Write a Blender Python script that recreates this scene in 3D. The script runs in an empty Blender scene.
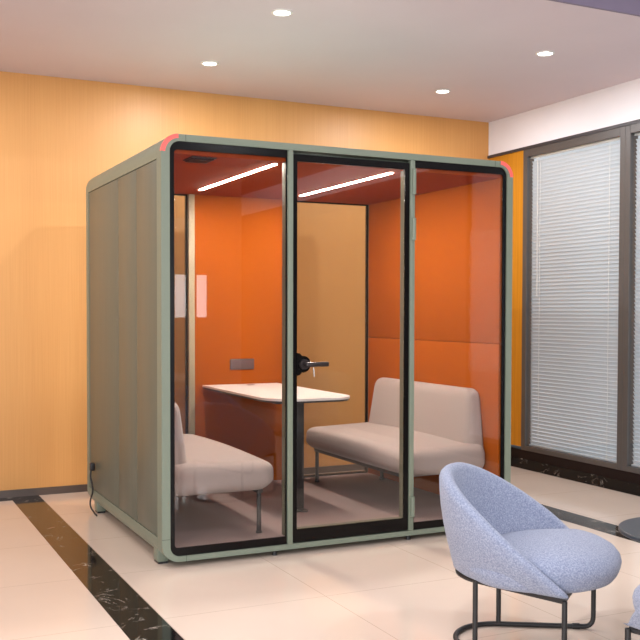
import bpy, bmesh, math, random
from mathutils import Vector, Matrix
random.seed(4)
PI = math.pi
C = bpy.context.scene.collection

# ------------------------------------------------------------------ materials
def lin(c):
    return tuple((v/255/12.92 if v/255 <= .04045 else ((v/255+.055)/1.055)**2.4) for v in c)

class NT:
    def __init__(s, name):
        s.m = bpy.data.materials.new(name); s.m.use_nodes = True
        s.t = s.m.node_tree; s.t.nodes.clear()
        s.out = s.n('ShaderNodeOutputMaterial')
    def n(s, typ, **kw):
        nd = s.t.nodes.new(typ)
        for k, v in kw.items():
            if k.startswith('i_'):
                key = k[2:].replace('_', ' ')
                nd.inputs[key].default_value = v
            else: setattr(nd, k, v)
        return nd
    def l(s, a, b): s.t.links.new(a, b)

def basic(name, col, rough=.5, metal=0, spec=.5, noise=0, nscale=8, stretch=(1, 1, 1), bump=0, bscale=60, col2=None, sheen=0, coat=0):
    """principled surface with a little procedural colour variation and bump"""
    T = NT(name)
    b = T.n('ShaderNodeBsdfPrincipled')
    b.inputs['Roughness'].default_value = rough; b.inputs['Metallic'].default_value = metal
    b.inputs['Specular IOR Level'].default_value = spec
    if sheen: b.inputs['Sheen Weight'].default_value = sheen; b.inputs['Sheen Roughness'].default_value = .6
    if coat: b.inputs['Coat Weight'].default_value = coat; b.inputs['Coat Roughness'].default_value = .05
    c = lin(col)
    tc = T.n('ShaderNodeTexCoord'); mp = T.n('ShaderNodeMapping'); mp.inputs['Scale'].default_value = stretch
    T.l(tc.outputs['Object'], mp.inputs['Vector'])
    nz = T.n('ShaderNodeTexNoise'); nz.inputs['Scale'].default_value = nscale; nz.inputs['Detail'].default_value = 5
    T.l(mp.outputs[0], nz.inputs['Vector'])
    mx = T.n('ShaderNodeMix', data_type='RGBA')
    k = noise
    a = lin(col2) if col2 else tuple(max(0, v*(1-k)) for v in c)
    e = c if col2 else tuple(min(1, v*(1+k)) for v in c)
    mx.inputs[6].default_value = (*a, 1); mx.inputs[7].default_value = (*e, 1)
    rp = T.n('ShaderNodeMapRange'); rp.inputs['From Min'].default_value = .3; rp.inputs['From Max'].default_value = .7
    T.l(nz.outputs['Fac'], rp.inputs['Value']); T.l(rp.outputs[0], mx.inputs[0])
    T.l(mx.outputs[2], b.inputs['Base Color'])
    if bump:
        n2 = T.n('ShaderNodeTexNoise'); n2.inputs['Scale'].default_value = bscale; n2.inputs['Detail'].default_value = 3
        T.l(mp.outputs[0], n2.inputs['Vector'])
        bp = T.n('ShaderNodeBump'); bp.inputs['Strength'].default_value = bump; bp.inputs['Distance'].default_value = .004
        T.l(n2.outputs['Fac'], bp.inputs['Height']); T.l(bp.outputs[0], b.inputs['Normal'])
    T.l(b.outputs[0], T.out.inputs[0])
    return T.m

def emit(name, col, s):
    T = NT(name); e = T.n('ShaderNodeEmission'); e.inputs[0].default_value = (*col, 1); e.inputs[1].default_value = s
    T.l(e.outputs[0], T.out.inputs[0]); return T.m

def glass(name, tint, f0=.045):
    T = NT(name)
    lw = T.n('ShaderNodeLayerWeight'); lw.inputs[0].default_value = .5
    pw = T.n('ShaderNodeMath', operation='POWER'); pw.inputs[1].default_value = 5
    T.l(lw.outputs['Facing'], pw.inputs[0])
    ma = T.n('ShaderNodeMath', operation='MULTIPLY_ADD'); ma.inputs[1].default_value = 1-f0; ma.inputs[2].default_value = f0
    T.l(pw.outputs[0], ma.inputs[0])
    tr = T.n('ShaderNodeBsdfTransparent'); tr.inputs[0].default_value = (*tint, 1)
    gl = T.n('ShaderNodeBsdfGlossy'); gl.inputs['Roughness'].default_value = 0.0
    mx = T.n('ShaderNodeMixShader')
    T.l(ma.outputs[0], mx.inputs[0]); T.l(tr.outputs[0], mx.inputs[1]); T.l(gl.outputs[0], mx.inputs[2])
    T.l(mx.outputs[0], T.out.inputs[0]); return T.m

def wood(name, dark, light, rough=.45, scale=1.0):
    T = NT(name); b = T.n('ShaderNodeBsdfPrincipled'); b.inputs['Roughness'].default_value = rough
    tc = T.n('ShaderNodeTexCoord'); mp = T.n('ShaderNodeMapping'); mp.inputs['Scale'].default_value = (40*scale, 40*scale, .7)
    T.l(tc.outputs['Object'], mp.inputs['Vector'])
    nz = T.n('ShaderNodeTexNoise'); nz.inputs['Scale'].default_value = 2.2; nz.inputs['Detail'].default_value = 6
    T.l(mp.outputs[0], nz.inputs['Vector'])
    m2 = T.n('ShaderNodeMapping'); m2.inputs['Scale'].default_value = (1.6, 1.6, .12)
    T.l(tc.outputs['Object'], m2.inputs['Vector'])
    n2 = T.n('ShaderNodeTexNoise'); n2.inputs['Scale'].default_value = 2.0; n2.inputs['Detail'].default_value = 2
    T.l(m2.outputs[0], n2.inputs['Vector'])
    ad = T.n('ShaderNodeMath', operation='MULTIPLY_ADD'); ad.inputs[1].default_value = .55
    T.l(nz.outputs['Fac'], ad.inputs[0])
    ml = T.n('ShaderNodeMath', operation='MULTIPLY'); ml.inputs[1].default_value = .45
    T.l(n2.outputs['Fac'], ml.inputs[0]); T.l(ml.outputs[0], ad.inputs[2])
    rp = T.n('ShaderNodeMapRange'); rp.inputs['From Min'].default_value = .32; rp.inputs['From Max'].default_value = .68
    T.l(ad.outputs[0], rp.inputs['Value'])
    mx = T.n('ShaderNodeMix', data_type='RGBA'); mx.inputs[6].default_value = (*lin(dark), 1); mx.inputs[7].default_value = (*lin(light), 1)
    T.l(rp.outputs[0], mx.inputs[0]); T.l(mx.outputs[2], b.inputs['Base Color']); T.l(b.outputs[0], T.out.inputs[0])
    return T.m

def tiles(name, col, joint, px, py, ox, oy, w=.004):
    """polished tile floor: joints every px / py metres"""
    T = NT(name); b = T.n('ShaderNodeBsdfPrincipled'); b.inputs['Roughness'].default_value = .09
    b.inputs['Specular IOR Level'].default_value = .62
    tc = T.n('ShaderNodeTexCoord'); sp = T.n('ShaderNodeSeparateXYZ'); T.l(tc.outputs['Object'], sp.inputs[0])
    def line(sock, p, o):
        a = T.n('ShaderNodeMath', operation='SUBTRACT'); a.inputs[1].default_value = o; T.l(sock, a.inputs[0])
        d = T.n('ShaderNodeMath', operation='DIVIDE'); d.inputs[1].default_value = p; T.l(a.outputs[0], d.inputs[0])
        f = T.n('ShaderNodeMath', operation='FRACT'); T.l(d.outputs[0], f.inputs[0])
        c = T.n('ShaderNodeMath', operation='LESS_THAN'); c.inputs[1].default_value = w/p; T.l(f.outputs[0], c.inputs[0])
        return c.outputs[0]
    mxm = T.n('ShaderNodeMath', operation='MAXIMUM')
    T.l(line(sp.outputs[0], px, ox), mxm.inputs[0]); T.l(line(sp.outputs[1], py, oy), mxm.inputs[1])
    nz = T.n('ShaderNodeTexNoise'); nz.inputs['Scale'].default_value = 2.5; nz.inputs['Detail'].default_value = 6
    T.l(tc.outputs['Object'], nz.inputs['Vector'])
    c0 = lin(col); mc = T.n('ShaderNodeMix', data_type='RGBA')
    mc.inputs[6].default_value = (*[v*.94 for v in c0], 1); mc.inputs[7].default_value = (*[min(1, v*1.04) for v in c0], 1)
    T.l(nz.outputs['Fac'], mc.inputs[0])
    mj = T.n('ShaderNodeMix', data_type='RGBA'); mj.inputs[7].default_value = (*lin(joint), 1)
    T.l(mc.outputs[2], mj.inputs[6]); T.l(mxm.outputs[0], mj.inputs[0])
    T.l(mj.outputs[2], b.inputs['Base Color']); T.l(b.outputs[0], T.out.inputs[0])
    return T.m

def marble(name, spec=.62):
    T = NT(name); b = T.n('ShaderNodeBsdfPrincipled'); b.inputs['Roughness'].default_value = .08
    b.inputs['Specular IOR Level'].default_value = spec
    tc = T.n('ShaderNodeTexCoord')
    nz = T.n('ShaderNodeTexNoise'); nz.inputs['Scale'].default_value = 4.5; nz.inputs['Detail'].default_value = 7
    nz.inputs['Distortion'].default_value = 1.6; nz.inputs['Roughness'].default_value = .62
    T.l(tc.outputs['Object'], nz.inputs['Vector'])
    s = T.n('ShaderNodeMath', operation='SUBTRACT'); s.inputs[1].default_value = .5; T.l(nz.outputs['Fac'], s.inputs[0])
    a = T.n('ShaderNodeMath', operation='ABSOLUTE'); T.l(s.outputs[0], a.inputs[0])
    v = T.n('ShaderNodeMapRange'); v.inputs['From Min'].default_value = 0; v.inputs['From Max'].default_value = .012
    v.inputs['To Min'].default_value = 1; v.inputs['To Max'].default_value = 0; T.l(a.outputs[0], v.inputs['Value'])
    n2 = T.n('ShaderNodeTexNoise'); n2.inputs['Scale'].default_value = 7; T.l(tc.outputs['Object'], n2.inputs['Vector'])
    g = T.n('ShaderNodeMapRange'); g.inputs['From Min'].default_value = .5; g.inputs['From Max'].default_value = .66; T.l(n2.outputs['Fac'], g.inputs['Value'])
    m = T.n('ShaderNodeMath', operation='MULTIPLY'); T.l(v.outputs[0], m.inputs[0]); T.l(g.outputs[0], m.inputs[1])
    mx = T.n('ShaderNodeMix', data_type='RGBA'); mx.inputs[6].default_value = (*lin((20, 18, 18)), 1); mx.inputs[7].default_value = (*lin((200, 190, 178)), 1)
    T.l(m.outputs[0], mx.inputs[0]); T.l(mx.outputs[2], b.inputs['Base Color']); T.l(b.outputs[0], T.out.inputs[0])
    return T.m

def slatmat(name, col):
    T = NT(name); d = T.n('ShaderNodeBsdfDiffuse'); t = T.n('ShaderNodeBsdfTranslucent')
    tc = T.n('ShaderNodeTexCoord'); nz = T.n('ShaderNodeTexNoise'); nz.inputs['Scale'].default_value = 3
    T.l(tc.outputs['Object'], nz.inputs['Vector'])
    mc = T.n('ShaderNodeMix', data_type='RGBA'); c = lin(col)
    mc.inputs[6].default_value = (*[v*.95 for v in c], 1); mc.inputs[7].default_value = (*c, 1)
    T.l(nz.outputs['Fac'], mc.inputs[0]); T.l(mc.outputs[2], d.inputs[0]); T.l(mc.outputs[2], t.inputs[0])
    m = T.n('ShaderNodeMixShader'); m.inputs[0].default_value = .22
    T.l(d.outputs[0], m.inputs[1]); T.l(t.outputs[0], m.inputs[2]); T.l(m.outputs[0], T.out.inputs[0])
    return T.m

M = dict(
    woodwall=wood('honey veneer', (200, 143, 80), (213, 157, 92), scale=2.0),
    ochre=wood('ochre veneer', (178, 112, 14), (214, 146, 34)),
    ceil=basic('ceiling paint', (211, 200, 207), .9, noise=.015, nscale=2),
    darkceil=basic('mauve ceiling paint', (126, 116, 136), .9, noise=.03),
    wall=basic('white wall paint', (238, 235, 238), .85, noise=.015, nscale=2),
    taupe=basic('taupe partition', (112, 100, 92), .8, noise=.03),
    greywall=basic('grey wall paint', (176, 170, 166), .85, noise=.02, nscale=2),
    skirt=basic('brushed skirting', (92, 80, 74), .35, metal=.4, noise=.06, stretch=(1, 1, 30)),
    floor=tiles('polished cream tiles', (223, 204, 188), (192, 172, 154), .8, .81, -.23, .01),
    marble=marble('black veined marble'),
    marble_wall=marble('black veined marble skirting', .2),
    green=basic('sage green powder coat', (121, 131, 115), .42, noise=.03, nscale=120),
    side=basic('grey green side panel', (103, 108, 96), .4, metal=.15, noise=.05, nscale=6, stretch=(6, 6, .3)),
    groove=basic('dark joint', (40, 42, 36), .8, noise=.05),
    black=basic('black glass border', (10, 9, 10), .2, spec=.2, noise=.05),
    blackmetal=basic('black powder coat', (32, 31, 32), .45, noise=.05, nscale=90),
    gunmetal=basic('dark lever metal', (66, 60, 60), .32, metal=.75, noise=.05),
    chrome=basic('steel', (190, 188, 184), .2, metal=1, noise=.03),
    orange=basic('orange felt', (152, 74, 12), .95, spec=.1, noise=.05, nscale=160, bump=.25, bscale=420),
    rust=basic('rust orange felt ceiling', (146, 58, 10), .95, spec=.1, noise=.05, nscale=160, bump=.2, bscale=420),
    beige=basic('beige profile', (150, 140, 114), .5, noise=.03),
    greybeige=basic('grey beige inner profile', (100, 97, 80), .6, spec=.1, noise=.03),
    carpet=basic('mauve grey carpet', (140, 121, 117), 1, noise=.22, nscale=240, bump=.7, bscale=330),
    fabric=basic('pinkish grey upholstery', (156, 142, 136), .95, noise=.06, nscale=300, bump=.25, bscale=500, sheen=.15),
    boucle=basic('blue boucle', (166, 174, 194), .95, col2=(114, 123, 150), nscale=170, bump=.8, bscale=260, sheen=.2),
    white=basic('white laminate', (206, 200, 196), .35, noise=.01),
    coral=basic('coral corner accent', (250, 108, 100), .4, noise=.03),
    socket=basic('dark grey socket', (84, 66, 66), .4, noise=.04),
    slate=basic('slate tabletop', (54, 58, 64), .45, noise=.05, nscale=40),
    frame=basic('taupe window frame', (84, 80, 78), .4, metal=.1, noise=.04),
    frame_dark=basic('dark window trim', (58, 54, 58), .45, noise=.04),
    brown=basic('dark brown sill board', (30, 20, 19), .5, spec=.15, noise=.08),
    slat=slatmat('white blind slat', (228, 233, 238)),
    rail=basic('white blind rail', (235, 233, 228), .4, noise=.01),
    led=emit('led strip', (1, .91, .80), 345),
    lamp=emit('downlight diffuser', (1, .96, .9), 14),
    trimring=basic('white lamp ring', (225, 222, 218), .4, noise=.01),
    glass=glass('clear pod glass', (.955, .95, .945), .04),
    rglass=glass('smoky rear glass', (.86, .84, .80), .04),
    wglass=glass('window glass', (.95, .96, .96), .045),
)

# ------------------------------------------------------------------ helpers
def obj(name, bm, mat, parent=None, local=False, smooth=True, ang=35):
    me = bpy.data.meshes.new(name)
    if parent is not None and not local:
        o0 = parent
        off = Vector((0, 0, 0))
        while o0 is not None:
            off += o0.location; o0 = o0.parent
        bmesh.ops.translate(bm, verts=bm.verts, vec=-off)
    bmesh.ops.recalc_face_normals(bm, faces=bm.faces)
    for f in bm.faces: f.smooth = smooth
    bm.to_mesh(me); bm.free()
    if smooth: me.set_sharp_from_angle(angle=math.radians(ang))
    me.materials.append(M[mat] if isinstance(mat, str) else mat)
    o = bpy.data.objects.new(name, me); C.objects.link(o)
    if parent is not None: o.parent = parent
    return o

def tag(o, label=None, cat=None, group=None, kind=None):
    if label: o['label'] = label
    if cat: o['category'] = cat
    if group: o['group'] = group
    if kind: o['kind'] = kind
    return o

def thing(name, label, cat, loc=(0, 0, 0), rz=0, group=None):
    o = bpy.data.objects.new(name, None); C.objects.link(o); o.empty_display_size = .1
    o.location = loc; o.rotation_euler = (0, 0, rz)
    return tag(o, label, cat, group)

def struct(name, bm, mat, parent=None, smooth=False):
    o = obj(name, bm, mat, parent, smooth=smooth)
    if parent is None: o['kind'] = 'structure'
    return o

def dup(root, loc, rz, label, group=None):
    r = root.copy(); C.objects.link(r); r.location = loc; r.rotation_euler = (0, 0, rz); r['label'] = label
    if group: r['group'] = group
    for ch in list(root.children):
        c = ch.copy(); C.objects.link(c); c.parent = r
        for g in list(ch.children):
            d = g.copy(); C.objects.link(d); d.parent = c
    return r

def B(*boxes, bev=0, seg=2):
    """one bmesh of axis-aligned boxes (x0,x1,y0,y1,z0,z1), optionally bevelled"""
    bm = bmesh.new()
    for (x0, x1, y0, y1, z0, z1) in boxes:
        r = bmesh.ops.create_cube(bm, size=1)
        for v in r['verts']:
            v.co = Vector(((x0+x1)/2+v.co.x*(x1-x0), (y0+y1)/2+v.co.y*(y1-y0), (z0+z1)/2+v.co.z*(z1-z0)))
    if bev: bmesh.ops.bevel(bm, geom=bm.edges[:], offset=bev, segments=seg, affect='EDGES', profile=.5, clamp_overlap=True)
    return bm

def rrect(x0, x1, z0, z1, r, n=10):
    """rounded rectangle outline; r = one radius or four (bl, br, tr, tl)"""
    if not isinstance(r, (tuple, list)): r = (r,)*4
    pts = []
    for (cx, cz, a0, q) in ((x0+r[0], z0+r[0], PI, r[0]), (x1-r[1], z0+r[1], 1.5*PI, r[1]), (x1-r[2], z1-r[2], 0, r[2]), (x0+r[3], z1-r[3], .5*PI, r[3])):
        for i in range(n+1):
            a = a0+.5*PI*i/n; pts.append((cx+q*math.cos(a), cz+q*math.sin(a)))
    return pts

def ring(outer, inner, y0, y1, bm=None):
    """frame between two XZ outlines, from y0 to y1"""
    bm = bm or bmesh.new(); n = len(outer)
    V = [[bm.verts.new((p[0], y, p[1])) for p in L] for (L, y) in ((outer, y0), (inner, y0), (inner, y1), (outer, y1))]
    for i in range(n):
        j = (i+1) % n
        for a in range(4):
            b = (a+1) % 4
            bm.faces.new((V[a][i], V[a][j], V[b][j], V[b][i]))
    bmesh.ops.remove_doubles(bm, verts=bm.verts, dist=1e-5)
    return bm

def prism(pts, y0, y1, axis='y', bm=None):
    bm = bm or bmesh.new()
    def P(p, t): return (p[0], t, p[1]) if axis == 'y' else (p[0], p[1], t) if axis == 'z' else (t, p[0], p[1])
    a = [bm.verts.new(P(p, y0)) for p in pts]; b = [bm.verts.new(P(p, y1)) for p in pts]
    n = len(pts)
    for i in range(n):
        j = (i+1) % n; bm.faces.new((a[i], a[j], b[j], b[i]))
    bm.faces.new(a[::-1]); bm.faces.new(b)
    return bm

def tube(pts, r, seg=12, bm=None, closed=False):
    bm = bm or bmesh.new(); pts = [Vector(p) for p in pts]; rings = []; prev = None
    n = len(pts)
    for i, p in enumerate(pts):
        if closed: t = (pts[(i+1) % n]-pts[i-1]).normalized()
        else: t = (pts[min(i+1, n-1)]-pts[max(i-1, 0)]).normalized()
        if prev is None:
            u = t.orthogonal().normalized()
        else:
            u = (prev-t*prev.dot(t)).normalized()
        prev = u; w = t.cross(u)
        rings.append([bm.verts.new(p+(u*math.cos(2*PI*k/seg)+w*math.sin(2*PI*k/seg))*r) for k in range(seg)])
    m = n if closed else n-1
    for i in range(m):
        A, Bq = rings[i], rings[(i+1) % n]
        for k in range(seg):
            bm.faces.new((A[k], A[(k+1) % seg], Bq[(k+1) % seg], Bq[k]))
    if not closed: bm.faces.new(rings[0][::-1]); bm.faces.new(rings[-1])
    return bm

def cyl(x, y, z0, z1, r, r2=None, seg=32, bm=None):
    bm = bm or bmesh.new(); r2 = r if r2 is None else r2
    a = [bm.verts.new((x+r*math.cos(2*PI*k/seg), y+r*math.sin(2*PI*k/seg), z0)) for k in range(seg)]
    b = [bm.verts.new((x+r2*math.cos(2*PI*k/seg), y+r2*math.sin(2*PI*k/seg), z1)) for k in range(seg)]
    for k in range(seg): bm.faces.new((a[k], a[(k+1) % seg], b[(k+1) % seg], b[k]))
    bm.faces.new(a[::-1]); bm.faces.new(b)
    return bm

# ------------------------------------------------------------------ the room
H, YB, XR = 3.094, 2.403, 3.793
XL, YF, HC = -5.2, -8.6, 3.5
struct('floor', B((XL, XR+.6, YF, YB+.2, -.1, 0)), 'floor')
struct('ceiling', B((XL, XR+.2, -.605, YB+.2, H, HC+.15)), 'ceil')
# the higher, darker ceiling in front of the white one, and the painted step up to it
struct('trim_1', B((XL, XR+.2, -.625, -.606, H, HC), (XL, XR+.2, YF, -.625, HC, HC+.1)), 'darkceil')
struct('wall_back', B((XL, XR+.2, YB, YB+.15, 0, H)), 'woodwall')
struct('baseboard_back', B((XL, XR, YB-.012, YB, 0, .054)), 'skirt')
lw = [(-7.2, -4.6), (-3.6, -1.2)]                    # two unseen openings added in the left wall to carry fill light
struct('wall_left', B((XL-.15, XL, YF, YB+.15, 2.75, HC), (XL-.15, XL, YF, YB+.15, 0, .35), (XL-.15, XL, YF, -7.2, .35, 2.75),
                      (XL-.15, XL, -4.6, -3.6, .35, 2.75), (XL-.15, XL, -1.2, YB+.15, .35, 2.75)), 'greywall')
# front wall (behind the camera); its three tall openings are added for fill light
fw = [(-4.7, -2.5), (-2.0, .1), (.5, 2.45)]
small = [(2.76, 2.93), (3.09, 3.25)]                 # a pair of narrow panes high in the same wall
bx = [(XL, XR+.2, YF-.15, YF, 2.75, HC), (XL, XR+.2, YF-.15, YF, 0, .35),
      (2.76, 3.25, YF-.15, YF, .35, 1.27), (2.76, 3.25, YF-.15, YF, 1.9, 2.75), (2.93, 3.09, YF-.15, YF, 1.27, 1.9)]
xs = [XL]+[v for w in fw for v in w]+[2.76, 3.25]+[XR+.2]
for i in range(0, len(xs), 2): bx.append((xs[i], xs[i+1], YF-.15, YF, .35, 2.75))
struct('wall_front', B(*bx), 'greywall')
# marble bands let into the floor
struct('trim_2', B((-.435, -.232, YF, YB-.012, -.02, .0012)), 'marble')
struct('trim_3', B((XL, -.4345, 2.272, YB-.012, -.02, .0012)), 'marble')
struct('trim_4', B((2.725, 2.935, YF, 1.2, -.02, .0012)), 'marble')
# right wall: white band above the glazing, ochre board in the corner, glazing below
struct('wall_right', B((XR, XR+.2, YF, YB, 2.79, H)), 'wall')
struct('wall_partition', B((XR, XR+.2, YF, -2.75, 0, 2.79), (XR, XR+.2, YF, -.63, H, HC)), 'taupe')
struct('trim_5', B((XR, XR+.1, 1.885, YB, .19, 2.77)), 'ochre')
struct('trim_6', B((XR-.012, XR+.1, -2.75, YB, 2.766, 2.79)), 'frame_dark')
struct('trim_7', B((XR-.004, XR+.12, -2.75, YB, .088, .165)), 'brown')
struct('baseboard_right', B((XR-.008, XR+.12, -2.75, YB, 0, .088)), 'marble_wall')

def right_window(n, ya, yb):
    """one framed light of the glazed partition between y=ya (near) and y=yb (far)"""
    f = .055
    o = struct('window_%d' % n, B((XR-.006, XR+.07, ya, ya+f, .165, 2.766), (XR-.006, XR+.07, yb-f, yb, .165, 2.766),
                                  (XR-.006, XR+.07, ya+f, yb-f, 2.70, 2.766), (XR-.006, XR+.07, ya+f, yb-f, .165, .205), bev=.003), 'frame')
    g = obj('window_glass', B((XR+.008, XR+.014, ya+f-.005, yb-f+.005, .20, 2.705)), 'wglass', o, smooth=False)
    return o
wins = [(.655, 1.885), (-.62, .655), (-2.75, -.62)]
for i, (a, b) in enumerate(wins): right_window(i+1, a, b)

def blind(ya, yb, label, zt=2.685, pitch=.0305):
    r = thing('venetian_blind', label, 'blind', (XR+.045, (ya+yb)/2, .22), 0, 'white venetian blinds behind the right-hand glazing')
    bm = bmesh.new(); x = XR+.045; n = int((zt-.226)/pitch)
    for i in range(n):
        z = .236+i*pitch; a = math.radians(62); hw = .0165
        for s in (0,):
            sec = []
            for k in range(5):
                t = -1+2*k/4; cr = .003*(1-t*t)
                px = t*hw*math.cos(a)-cr*math.sin(a); pz = t*hw*math.sin(a)+cr*math.cos(a)
                sec.append((x-px, z+pz))
            top = [bm.verts.new((p[0], ya, p[1])) for p in sec]; bot = [bm.verts.new((p[0], yb, p[1])) for p in sec]
            for k in range(4): bm.faces.new((top[k], top[k+1], bot[k+1], bot[k]))
    obj('slats', bm, 'slat', r)
    obj('headrail', B((x-.018, x+.018, ya-.004, yb+.004, zt, zt+.03), bev=.003), 'rail', r)
    obj('bottom_rail', B((x-.014, x+.014, ya, yb, .2055, .220), bev=.003), 'slat', r)
    for t in (.12, .88):
        y = ya+(yb-ya)*t
        obj('cord', tube([(x-.021, y, zt), (x-.021, y, .222)], .0022, 6), 'rail', r)
    w = yb-.10
    obj('tilt_wand', tube([(x-.024, w, zt), (x-.024, w-.004, 1.5)], .004, 8), 'rail', r)
    return r
blind(.718, 1.822, 'wide white venetian blind, fully in view in the window beside the ochre board')
blind(-.557, .592, 'white venetian blind cut by the right edge of the photo')
blind(-2.69, -.685, 'white venetian blind nearest the camera, just outside the photo')

# ------------------------------------------------------------------ downlights
def downlight_parts(r, z):
    bm = bmesh.new()
    ro, ri = .062, .047; seg = 32
    prof = [(ro, 0), (ro, -.006), (ri+.004, -.009), (ri, -.004), (ri, 0)]
    V = [[bm.verts.new((q*math.cos(2*PI*k/seg), q*math.sin(2*PI*k/seg), zz)) for k in range(seg)] for q, zz in prof]
    for i in range(len(prof)-1):
        for k in range(seg): bm.faces.new((V[i][k], V[i][(k+1) % seg], V[i+1][(k+1) % seg], V[i+1][k]))
    obj('trim_ring', bm, 'trimring', r, local=True)
    obj('diffuser', cyl(0, 0, -.004, -.0005, .0468), 'lamp', r, local=True)
G = 'recessed ceiling downlights'
spots = [(.80, 1.515, H, 'lit round downlight above the left pane of the pod, farther row'),
         (2.72, 1.518, H, 'lit round downlight nearest the corner of wood wall and white wall'),
         (2.72, .272, H, 'lit round downlight closest to the dark mauve ceiling step'),
         (.791, .237, H, 'round downlight at the top edge of the photo, ring clearly visible')]
first = None
LP = []
for (x, y, z, lb) in spots:
    if first is None:
        first = thing('ceiling_downlight', lb, 'ceiling light', (x, y, z), 0, G); downlight_parts(first, z)
    else: dup(first, (x, y, z), 0, lb, G)
    LP.append((x, y, z))
for x in (-1.12, -3.04):
    for y in (1.515, .237):
        dup(first, (x, y, H), 0, 'round downlight in the white ceiling left of the pod, outside the photo', G); LP.append((x, y, H))
for x in (-3.0, -.3, 2.4):
    for y in (-2.6, -5.4):
        dup(first, (x, y, HC), 0, 'round downlight in the dark ceiling near the camera, outside the photo', G); LP.append((x, y, HC))

def area(name, loc, rot, size, power, col=(1, 1, 1), sy=None, spread=PI, shape=None):
    l = bpy.data.lights.new(name, 'AREA'); l.energy = power; l.color = col; l.size = size; l.spread = spread
    if shape: l.shape = shape
    elif sy: l.shape = 'RECTANGLE'; l.size_y = sy
    o = bpy.data.objects.new(name, l); C.objects.link(o); o.location = loc; o.rotation_euler = rot
    return o
for i, (x, y, z) in enumerate(LP):
    area('downlight_lamp', (x, y, z-.012), (0, 0, 0), .09, (25 if x > 0 else 12) if z < 3.2 else 36, (.98, .98, 1), shape='DISK')
for (a, b) in fw:
    area('daylight', ((a+b)/2, YF-.02, 1.55), (PI/2, 0, 0), b-a, 55, (.95, .97, 1), sy=2.4)  # added room fill, set in the unseen front openings
for (a, b) in small:
    area('daylight', ((a+b)/2, YF-.02, 1.585), (PI/2, 0, 0), b-a, 1.7, (.98, .98, 1), sy=.62)
for (a, b) in lw:
    area('daylight', (XL-.02, (a+b)/2, 1.55), (0, -PI/2, 0), 2.4, 230 if a < -5 else 35, (.95, .97, 1), sy=b-a)  # added fill from the left, mostly to brighten the right wall

# ------------------------------------------------------------------ the meeting pod
W, D, ZB, ZT = 2.26, 1.80, .03, 2.30
pod = thing('meeting_pod', 'large sage green framed glass meeting pod with orange felt interior', 'meeting pod', (W/2, D/2, 0))
OUT = rrect(0, W, ZB, ZT, .10, 14); INN = rrect(.047, 2.217, .059, 2.263, .056, 14)
def framering(y0, y1):
    bm = ring(OUT, INN, y0, y1)
    return bm
ff = obj('front_frame', framering(0, .083), 'green', pod)
# fine joints of the cast corner pieces on the front face
for (x, z, hor) in ((.135, 2.2815, 0), (.135, .0445, 0), (2.125, 2.2815, 0), (2.125, .0445, 0), (.0235, .155, 1), (2.2385, .155, 1)):
    jb = ((x-.0225, x+.0225, -.0006, .002, z-.001, z+.001) if hor else (x-.001, x+.001, -.0006, .002, z-.018, z+.018))
    obj('corner_joint', B(jb), 'groove', ff, smooth=False)
obj('rear_frame', framering(1.728, D), 'green', pod)
# roof and base: the rounded wrap between the two frames
def wrap(top):
    n = 14
    if top:
        o = [(0, 2.175)]+[(.10+.10*math.cos(PI-.5*PI*i/n), 2.20+.10*math.sin(PI-.5*PI*i/n)) for i in range(n+1)]
        o += [(W-p[0], p[1]) for p in o[::-1]]
        inn = [(W-.03, 2.175), (W-.03, 2.21), (W-.06, 2.255), (.06, 2.255), (.03, 2.21), (.03, 2.175)]
    else:
        o = [(0, .153)]+[(.10+.10*math.cos(PI+.5*PI*i/n), .13+.10*math.sin(PI+.5*PI*i/n)) for i in range(n+1)]
        o += [(W-p[0], p[1]) for p in o[::-1]]
        inn = [(W-.03, .153), (W-.03, .12), (W-.06, .062), (.06, .062), (.03, .12), (.03, .153)]
    return prism(o+inn, .084, 1.7275)
obj('roof', wrap(True), 'green', pod)
obj('base', wrap(False), 'green', pod)
for sx in (0, 1):
    ys = (.086, .507, .924, 1.726)
    for i in range(3):
        a, b = ys[i]+(.0035 if i else 0), ys[i+1]-.0035
        obj('side_panel', B((.003, .03, a, b, .1565, 2.1715) if not sx else (W-.03, W-.003, a, b, .1565, 2.1715), bev=.0015), 'side', pod)
# orange felt lining, in a lower and an upper board each side
for (xa, xb) in ((.035, .08), (W-.08, W-.035)):
    obj('felt_wall', B((xa, xb, .026, 1.727, .10, 1.1635), bev=.002), 'orange', pod)
    obj('felt_wall', B((xa, xb, .026, 1.727, 1.1665, 2.2), bev=.002), 'orange', pod)
obj('felt_back_panel', B((.752, 1.508, 1.715, 1.745, .10, 2.2), bev=.002), 'orange', pod)
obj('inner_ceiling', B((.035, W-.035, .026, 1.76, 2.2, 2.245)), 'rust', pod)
obj('carpet_floor', B((.035, W-.035, .026, 1.76, .066, .10)), 'carpet', pod)
for x in (.706, 1.509): obj('rear_post', B((x, x+.045, 1.70, 1.76, .10, 2.2), bev=.003), 'beige', pod)
for (xa, xb) in ((.081, .705), (1.555, W-.081)):
    rf = obj('rear_window', ring(rrect(xa, xb, .10, 2.2, .002, 2), rrect(xa+.011, xb-.011, .114, 2.190, .002, 2), 1.728, 1.758), 'black', pod, smooth=False)
    obj('pane', B((xa+.012, xb-.012, 1.738, 1.746,   .112, 2.192)), 'rglass', rf, smooth=False)
for x in (.726, 1.516):
    ml = obj('mullion', B((x, x+.0315, -.004, .030, .060, 2.262), bev=.004), 'green', pod)
    obj('inner_post', B((x, x+.0315, .0302, .082, .10, 2.2)), 'greybeige', ml, smooth=False)
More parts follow.
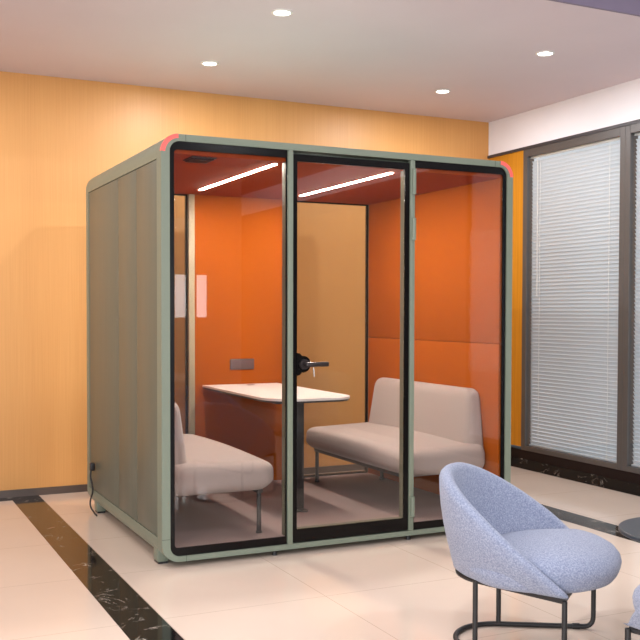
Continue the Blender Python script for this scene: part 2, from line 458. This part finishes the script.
# fixed side lights: black border and clear glass
fx = [(.0475, .7255, (.055, .002, .002, .055), (.074, .7175)), (1.548, 2.2165, (.002, .055, .055, .002), (1.5515, 2.191))]
for (xa, xb, rr, (ia, ib)) in fx:
    ri = tuple(max(.003, q*.35) for q in rr)
    p = obj('glass_panel', ring(rrect(xa, xb, .0595, 2.2625, rr, 10), rrect(ia, ib, .103, 2.22, ri, 10), .010, .0155), 'black', pod)
    obj('pane', B((xa+.012, xb-.003, .0158, .0238, .085, 2.235)), 'glass', p, smooth=False)
# door leaf
door = obj('door', ring(rrect(.7605, 1.5135, .064, 2.2445, .006, 4), rrect(.785, 1.483, .137, 2.205, .006, 4), .0142, .058), 'greybeige', pod)
obj('border', ring(rrect(.7605, 1.5135, .064, 2.2445, .006, 4), rrect(.7852, 1.4828, .1372, 2.2048, .006, 4), .006, .014), 'black', door)
obj('pane', B((.7855, 1.4825, .008, .0138, .1375, 2.2045)), 'glass', door, smooth=False)
lp = obj('lock_plate', prism([(.782, 1.005), (.800, 1.010), (.812, 1.022)]+[(.820+.047*math.cos(a), 1.07+.047*math.sin(a)) for a in [math.radians(t) for t in range(-110, 111, 12)]]+[(.812, 1.118), (.800, 1.130), (.782, 1.135)], -.002, .012), 'black', door)
def ycyl(x, z, y0, y1, r, seg=28):
    bm = cyl(0, 0, y0, y1, r, seg=seg)
    for v in bm.verts: v.co = Vector((x+v.co.x, v.co.z, z+v.co.y))
    return bm
hm = ycyl(.822, 1.07, -.020, -.002, .029)
ycb = ycyl(.822, 1.07, -.055, -.018, .012)
tmp = bpy.data.meshes.new('t'); ycb.to_mesh(tmp); hm.from_mesh(tmp); ycb.free()
lv = B((.814, .955, -.062, -.044, 1.057, 1.084), bev=.007, seg=3); lv.to_mesh(tmp); hm.from_mesh(tmp); lv.free(); bpy.data.meshes.remove(tmp)
obj('door_handle', hm, 'gunmetal', door)
km = tube([(.870, -.030, 1.052), (.872, -.032, 1.03), (.874, -.032, 1.0)], .0035, 8)
obj('key', km, 'chrome', door)
for (za, zb) in ((2.06, 2.21), (1.79, 1.92), (.145, .265)):
    obj('hinge', cyl(1.536, -.010, za, zb, .0125, seg=20), 'green', pod)
# coral accents on the two top front corners
for s in (0, 1):
    pts = []
    for i in range(15):
        a = PI-.5*PI*(.04+.92*i/14); pts.append((.10+.1015*math.cos(a), 2.20+.1015*math.sin(a)))
    for i in range(15):
        a = .5*PI+.5*PI*(.04+.92*i/14); pts.append((.10+.078*math.cos(a), 2.20+.078*math.sin(a)))
    if s: pts = [(W-p[0], p[1]) for p in pts[::-1]]
    obj('corner_accent', prism(pts, -.002, .020), 'coral', pod)
for (x, y) in ((.010, .11), (.014, 1.56), (W-.070, .11), (W-.074, 1.56)):
    ft = obj('foot', B((x, x+.06, y, y+.085, .012, .10), bev=.004), 'green', pod)
    obj('foot_pad', B((x+.004, x+.056, y+.004, y+.081, 0, .0125)), 'blackmetal', ft, smooth=False)
for x in (.66, 1.53): obj('levelling_foot', cyl(x, .03, 0, .032, .016, .011, seg=16), 'blackmetal', pod)
obj('socket_panel', B((1.022, 1.21, 1.705, 1.716, .939, 1.017), bev=.003), 'socket', pod)
for x in (.69, 1.45):
    hs = obj('light_strip', B((x+.003, x+.023, .13, 1.43, 2.1975, 2.2003)), 'led', pod)
vm = [(.19, .33, .06, .22, 2.194, 2.2)]+[(.20+.018*i, .208+.018*i, .07, .21, 2.186, 2.194) for i in range(7)]
obj('ceiling_vent', B(*vm), 'blackmetal', pod, smooth=False)

# power lead plugged in on the outside
pc = thing('power_cord', 'black power lead plugged into the left side of the pod', 'power cord', (-.02, 1.565, .03))
obj('plug', B((-.034, -.001, 1.551, 1.583, .292, .345), bev=.006), 'blackmetal', pc)
cpts = []
K = [(-.026, 1.567, .295), (-.030, 1.565, .25), (-.020, 1.555, .20), (-.016, 1.563, .15), (-.028, 1.577, .09), (-.030, 1.563, .05), (-.018, 1.515, .02), (-.012, 1.465, .0075)]
for i in range(len(K)-1):
    p0, p1, p2, p3 = [Vector(K[min(max(j, 0), len(K)-1)]) for j in (i-1, i, i+1, i+2)]
    for k in range(6):
        t = k/6; cpts.append(.5*((2*p1)+(p2-p0)*t+(2*p0-5*p1+4*p2-p3)*t*t+(3*p1-p0-3*p2+p3)*t**3))
cpts.append(Vector(K[-1]))
obj('cable', tube(cpts, .0055, 10), 'blackmetal', pc)

# ------------------------------------------------------------------ table in the pod
tb = thing('meeting_table', 'white topped table standing against the orange back panel inside the pod', 'table', (1.11, .65, .10))
top = rrect(.812, 1.395, .41, 1.714, (.22, .16, .004, .004), 12)
bm = prism(top, .818, .832, 'z')
obj('tabletop', bm, 'white', tb)
obj('top_edge', prism(rrect(.819, 1.388, .417, 1.708, (.215, .155, .004, .004), 12), .806, .8178, 'z'), 'blackmetal', tb)
obj('leg', B((1.05, 1.115, .62, .68, .112, .80), bev=.004), 'blackmetal', tb)
obj('foot_plate', B((1.025, 1.125, .58, .72, .1003, .112), bev=.003), 'blackmetal', tb)
obj('support_bar', B((.92, 1.22, .615, .685, .786, .8058), bev=.003), 'blackmetal', tb)
obj('cable_grommet', cyl(1.14, 1.60, .8322, .8345, .03), 'socket', tb)

# ------------------------------------------------------------------ benches
def bench(label, loc, rz):
    """local frame: +x is the way the sitter faces, y along the bench, z=0 the pod carpet"""
    r = thing('bench_sofa', label, 'bench', loc, rz, 'upholstered benches inside the pod')
    bm = B((0, .63, -.725, .725, .245, .425))
    bmesh.ops.subdivide_edges(bm, edges=[e for e in bm.edges if abs(e.verts[0].co.y-e.verts[1].co.y) > .5], cuts=8)
    ed = [e for e in bm.edges if len(e.link_faces) == 2 and e.calc_face_angle(0) > .5]
    bmesh.ops.bevel(bm, geom=ed, offset=.072, segments=8, affect='EDGES', profile=.55)
    for v in bm.verts:   # softly domed top, nose a little lower than the back, underside tucked in
        x, y, z = v.co
        t = max(0, (z-.34)/.09)
        v.co.z += t*(.018*math.cos(max(-1, min(1, y/.76))*PI/2)-.020*(x/.62)**2)
        if z < .30: v.co.x -= .03*(x/.62)*(.30-z)/.045
    obj('seat', bm, 'fabric', r, local=True, ang=80)
    bm = B((0, .135, -.68, .68, .38, .77))
    for v in bm.verts:
        if v.co.x < .01: v.co.x = -.03
    ed = [e for e in bm.edges if e.verts[0].co.z > .7 or e.verts[1].co.z > .7 or abs(e.verts[0].co.z-e.verts[1].co.z) > .2]
    bmesh.ops.bevel(bm, geom=ed, offset=.07, segments=8, affect='EDGES', profile=.55)
    for v in bm.verts:
        t = (v.co.z-.38)/.39
        v.co.x = max(.001, v.co.x*(1-.30*t))
        v.co.y *= 1-.085*t
    obj('backrest', bm, 'fabric', r, local=True, ang=80)
    obj('frame', B((.05, .53, -.56, -.53, .228, .252), (.05, .53, .53, .56, .228, .252), (.05, .08, -.56, .56, .228, .252), (.53, .56, -.685, .685, .228, .252), bev=.003), 'blackmetal', r, local=True)
    for (x, y) in ((.54, -.675), (.54, .675), (.065, -.54), (.065, .54)):
        lg = obj('leg', cyl(x, y, .012, .23, .0135, seg=18), 'blackmetal', r, local=True)
        obj('glide', cyl(x, y, .0005, .013, .018, seg=18), 'blackmetal', lg, local=True)
    return r
bl = bench('pinkish grey bench in the left of the pod, its rounded seat end towards the front', (.082, .845, .10), 0)
br = dup(bl, (W-.082, .845, .10), PI, 'pinkish grey bench with high backrest along the right orange wall of the pod')

# ------------------------------------------------------------------ blue lounge chair
def tub_chair(label, loc, rz, group):
    """local frame: +x is the way the sitter faces, +y the sitter's left, z=0 the floor"""
    r = thing('tub_chair', label, 'chair', loc, rz, group)
    T = math.radians(125); n = 56
    zb = .300
    def outer(t):
        return (.025-.370*math.cos(t), math.copysign(abs(math.sin(t))**.85, t)*.366*(1-.06*max(0, math.cos(t))))
    def lower(t):
        x = .045-.34*math.cos(t); w = .285+.19*x
        if x < 0: w *= math.sqrt(max(0, 1-(-x/.295)**2))
        return (x, math.copysign(w, t) if abs(t) > 1e-6 else 0)
    bm = bmesh.new(); cols = []
    for i in range(n+1):
        t = -T+2*T*i/n
        k = max(0.0, math.cos(PI/2*abs(t)/T))
        zr = .318+.396*k**.98                   # rim height
        ox, oy = outer(t); bx_, by_ = lower(t)
        nn = Vector((-math.cos(t), math.sin(t))).normalized(); nx, ny = nn
        th = .034+.026*k
        prof = [(bx_*.55, by_*.55, zb-.004), (bx_*.95, by_*.95, zb)]
        for q in (.0, .12, .3, .5, .7, .88):
            s = math.sin(q*PI/2)
            prof.append((bx_+(ox-bx_)*s, by_+(oy-by_)*s, zb+.010+(zr-.02-zb-.010)*q))
        hh = th/2
        for a in range(0, 7):
            an = PI*a/6
            prof.append((ox-nx*(hh-hh*math.cos(an)), oy-ny*(hh-hh*math.cos(an)), zr-.02+hh*math.sin(an)*1.0))
        for q in (.85, .6, .35, .12):
            s = math.sin(q*PI/2)
            x = bx_+(ox-bx_)*s-nx*th*(1+.25*(1-q)); y = by_+(oy-by_)*s-ny*th*(1+.25*(1-q))
            prof.append((x, y, zb+.02+(zr-.02-zb-.02)*q))
        prof.append((bx_*.5, by_*.5, zb+.02))
        cols.append([bm.verts.new(p) for p in prof])
    m = len(cols[0])
    for i in range(n):
        for k in range(m-1): bm.faces.new((cols[i][k], cols[i+1][k], cols[i+1][k+1], cols[i][k+1]))
    for c in (cols[0], cols[-1]): bm.faces.new(c)
    obj('shell', bm, 'boucle', r, local=True, ang=80)
    # seat cushion: a rounded pad let into the shell, its nose standing proud at the front
    bm = bmesh.new(); N = 72; rows = []
    prof = [(.5, -.092), (.88, -.090), (.94, -.080), (.972, -.058), (.992, -.025), (1, 0), (.985, .020), (.94, .038), (.86, .052), (.7, .063), (.45, .072), (.2, .076)]
    cx, a1, a2, b_ = .03, .27, .348, .325
    for (s, dz) in prof:
        row = []
        for k in range(N):
            u = 2*PI*k/N; c, sn = math.cos(u), math.sin(u)
            e = 2/2.45
            px = math.copysign(abs(c)**e, c); py = math.copysign(abs(sn)**e, sn)
            x = cx+(a2 if c > 0 else a1)*px*s
            f = max(0, (x-.10)/.28)
            z = .388+dz-.022*f*f if dz > 0 else .388+dz-.022*f*f*(1+dz/.092)+.012*f*(-dz/.092)
            z -= .05*max(0, min(1, (.16-x)/.40))*(1 if dz > 0 else max(0, 1+dz/.06))
            row.append(bm.verts.new((x, b_*py*s*(1-.12*max(0, -c)), z)))
        rows.append(row)
    for i in range(len(rows)-1):
        for k in range(N): bm.faces.new((rows[i][k], rows[i][(k+1) % N], rows[i+1][(k+1) % N], rows[i+1][k]))
    bm.faces.new(rows[0][::-1])
    tv = bm.verts.new((cx, 0, .388+.077-.05*(.16-cx)/.40))
    for k in range(N): bm.faces.new((rows[-1][k], rows[-1][(k+1) % N], tv))
    obj('seat_cushion', bm, 'boucle', r, local=True, ang=80)
    # base: splayed U of tube on the floor, four legs, a matching tube under the shell
    rr = .0105; fx, fy, bx, by = .225, .318, -.155, .182
    a0 = math.atan2(fy-by, fx-bx); rad = by/math.cos(a0); cxx = bx+rad*math.sin(a0)
    def upath(z, ext, ins=0):
        return [Vector((p.x*(1-ins)+.0*ins, p.y*(1-ins), p.z)) for p in upath0(z, ext)]
    def upath0(z, ext):
        P = [Vector((fx-ext*math.cos(a0), fy-ext*math.sin(a0), z)), Vector((bx, by, z))]
        for i in range(1, 24):
            a = PI/2+a0+(PI-2*a0)*i/24
            P.append(Vector((cxx+rad*math.cos(a), rad*math.sin(a), z)))
        P += [Vector((bx, -by, z)), Vector((fx-ext*math.cos(a0), -fy+ext*math.sin(a0), z))]
        return P
    obj('under_frame', tube(upath(.290, 0, .03), .0115, 10, closed=True), 'blackmetal', r, local=True)
    obj('floor_tube', tube(upath(rr, .07), rr, 12), 'blackmetal', r, local=True)
    for s in (1, -1):
        p0 = Vector((fx-.07*math.cos(a0), s*(fy-.07*math.sin(a0)), rr)); p1 = Vector((fx, s*fy, rr)); p2 = Vector((fx, s*fy, .293))
        d1 = (p0-p1).normalized(); path = [p0]
        for q in range(9):
            t = q/8; path.append((p1+d1*.045)*(1-t)**2+p1*2*t*(1-t)+Vector((fx, s*fy, rr+.045))*t*t)
        path.append(p2)
        lg = obj('leg', tube(path, rr, 12), 'blackmetal', r, local=True)
        obj('sleeve', tube([p0-d1*.012, p0+d1*.018], .0135, 12), 'blackmetal', lg, local=True)
        obj('leg', tube([(bx, s*by, rr), (bx, s*by, .293)], rr, 12), 'blackmetal', r, local=True)
    return r
hd = math.radians(-51)
GC = 'blue upholstered tub chairs'
ch = tub_chair('blue tub chair with black tube base standing in front of the pod', (1.014, -1.752, 0), hd, GC)
ch2 = dup(ch, (1.2025, -2.707, 0), math.radians(86), 'blue chair at the bottom right corner, only the edge of its seat in view', GC)

# ------------------------------------------------------------------ round side table
rt = thing('side_table', 'round dark slate side table at the right edge, behind the blue chair', 'side table', (1.713, -1.978, 0))
bm = bmesh.new(); seg = 72
prof = [(.296, .432), (.30, .436), (.30, .446), (.297, .45)]
V = [[bm.verts.new((1.713+q*math.cos(2*PI*k/seg), -1.978+q*math.sin(2*PI*k/seg), z)) for k in range(seg)] for q, z in prof]
for i in range(3):
    for k in range(seg): bm.faces.new((V[i][k], V[i][(k+1) % seg], V[i+1][(k+1) % seg], V[i+1][k]))
bm.faces.new(V[0][::-1]); bm.faces.new(V[-1])
obj('tabletop', bm, 'slate', rt)
obj('column', cyl(1.713, -1.978, .012, .433, .022), 'blackmetal', rt)
obj('foot_plate', cyl(1.713, -1.978, 0, .012, .19, .185, seg=56), 'blackmetal', rt)

# ------------------------------------------------------------------ sky, camera, view
wd = bpy.data.worlds.new('World'); bpy.context.scene.world = wd; wd.use_nodes = True
bg = wd.node_tree.nodes['Background']; bg.inputs[0].default_value = (.86, .92, 1, 1); bg.inputs[1].default_value = .8

yaw, pit, rol, f, v0 = .450267, -.0291484, .0023387, 968.542, 339.398
Xv = Vector((math.cos(yaw), -math.sin(yaw), 0)); Yh = Vector((math.sin(yaw), math.cos(yaw), 0)); Zw = Vector((0, 0, 1))
F = Yh*math.cos(pit)+Zw*math.sin(pit); Zv = -Yh*math.sin(pit)+Zw*math.cos(pit)
R = Xv*math.cos(rol)+Zv*math.sin(rol); U = Zv*math.cos(rol)-Xv*math.sin(rol)
cam = bpy.data.cameras.new('camera'); co = bpy.data.objects.new('camera', cam); C.objects.link(co)
mt = Matrix((R, U, -F)).transposed().to_4x4(); mt.translation = Vector((-1.463290, -4.940906, 1.368530)); co.matrix_world = mt
cam.sensor_width = 36; cam.lens = f/640*36; cam.shift_y = (v0-320)/640; cam.clip_start = .05
sc = bpy.context.scene; sc.camera = co
sc.view_settings.view_transform = 'Standard'; sc.view_settings.look = 'None'; sc.view_settings.gamma = 1
sc.view_settings.use_curve_mapping = False; sc.view_settings.exposure = .05
sc.cycles.transparent_max_bounces = 16
sc.cycles.max_bounces = 8
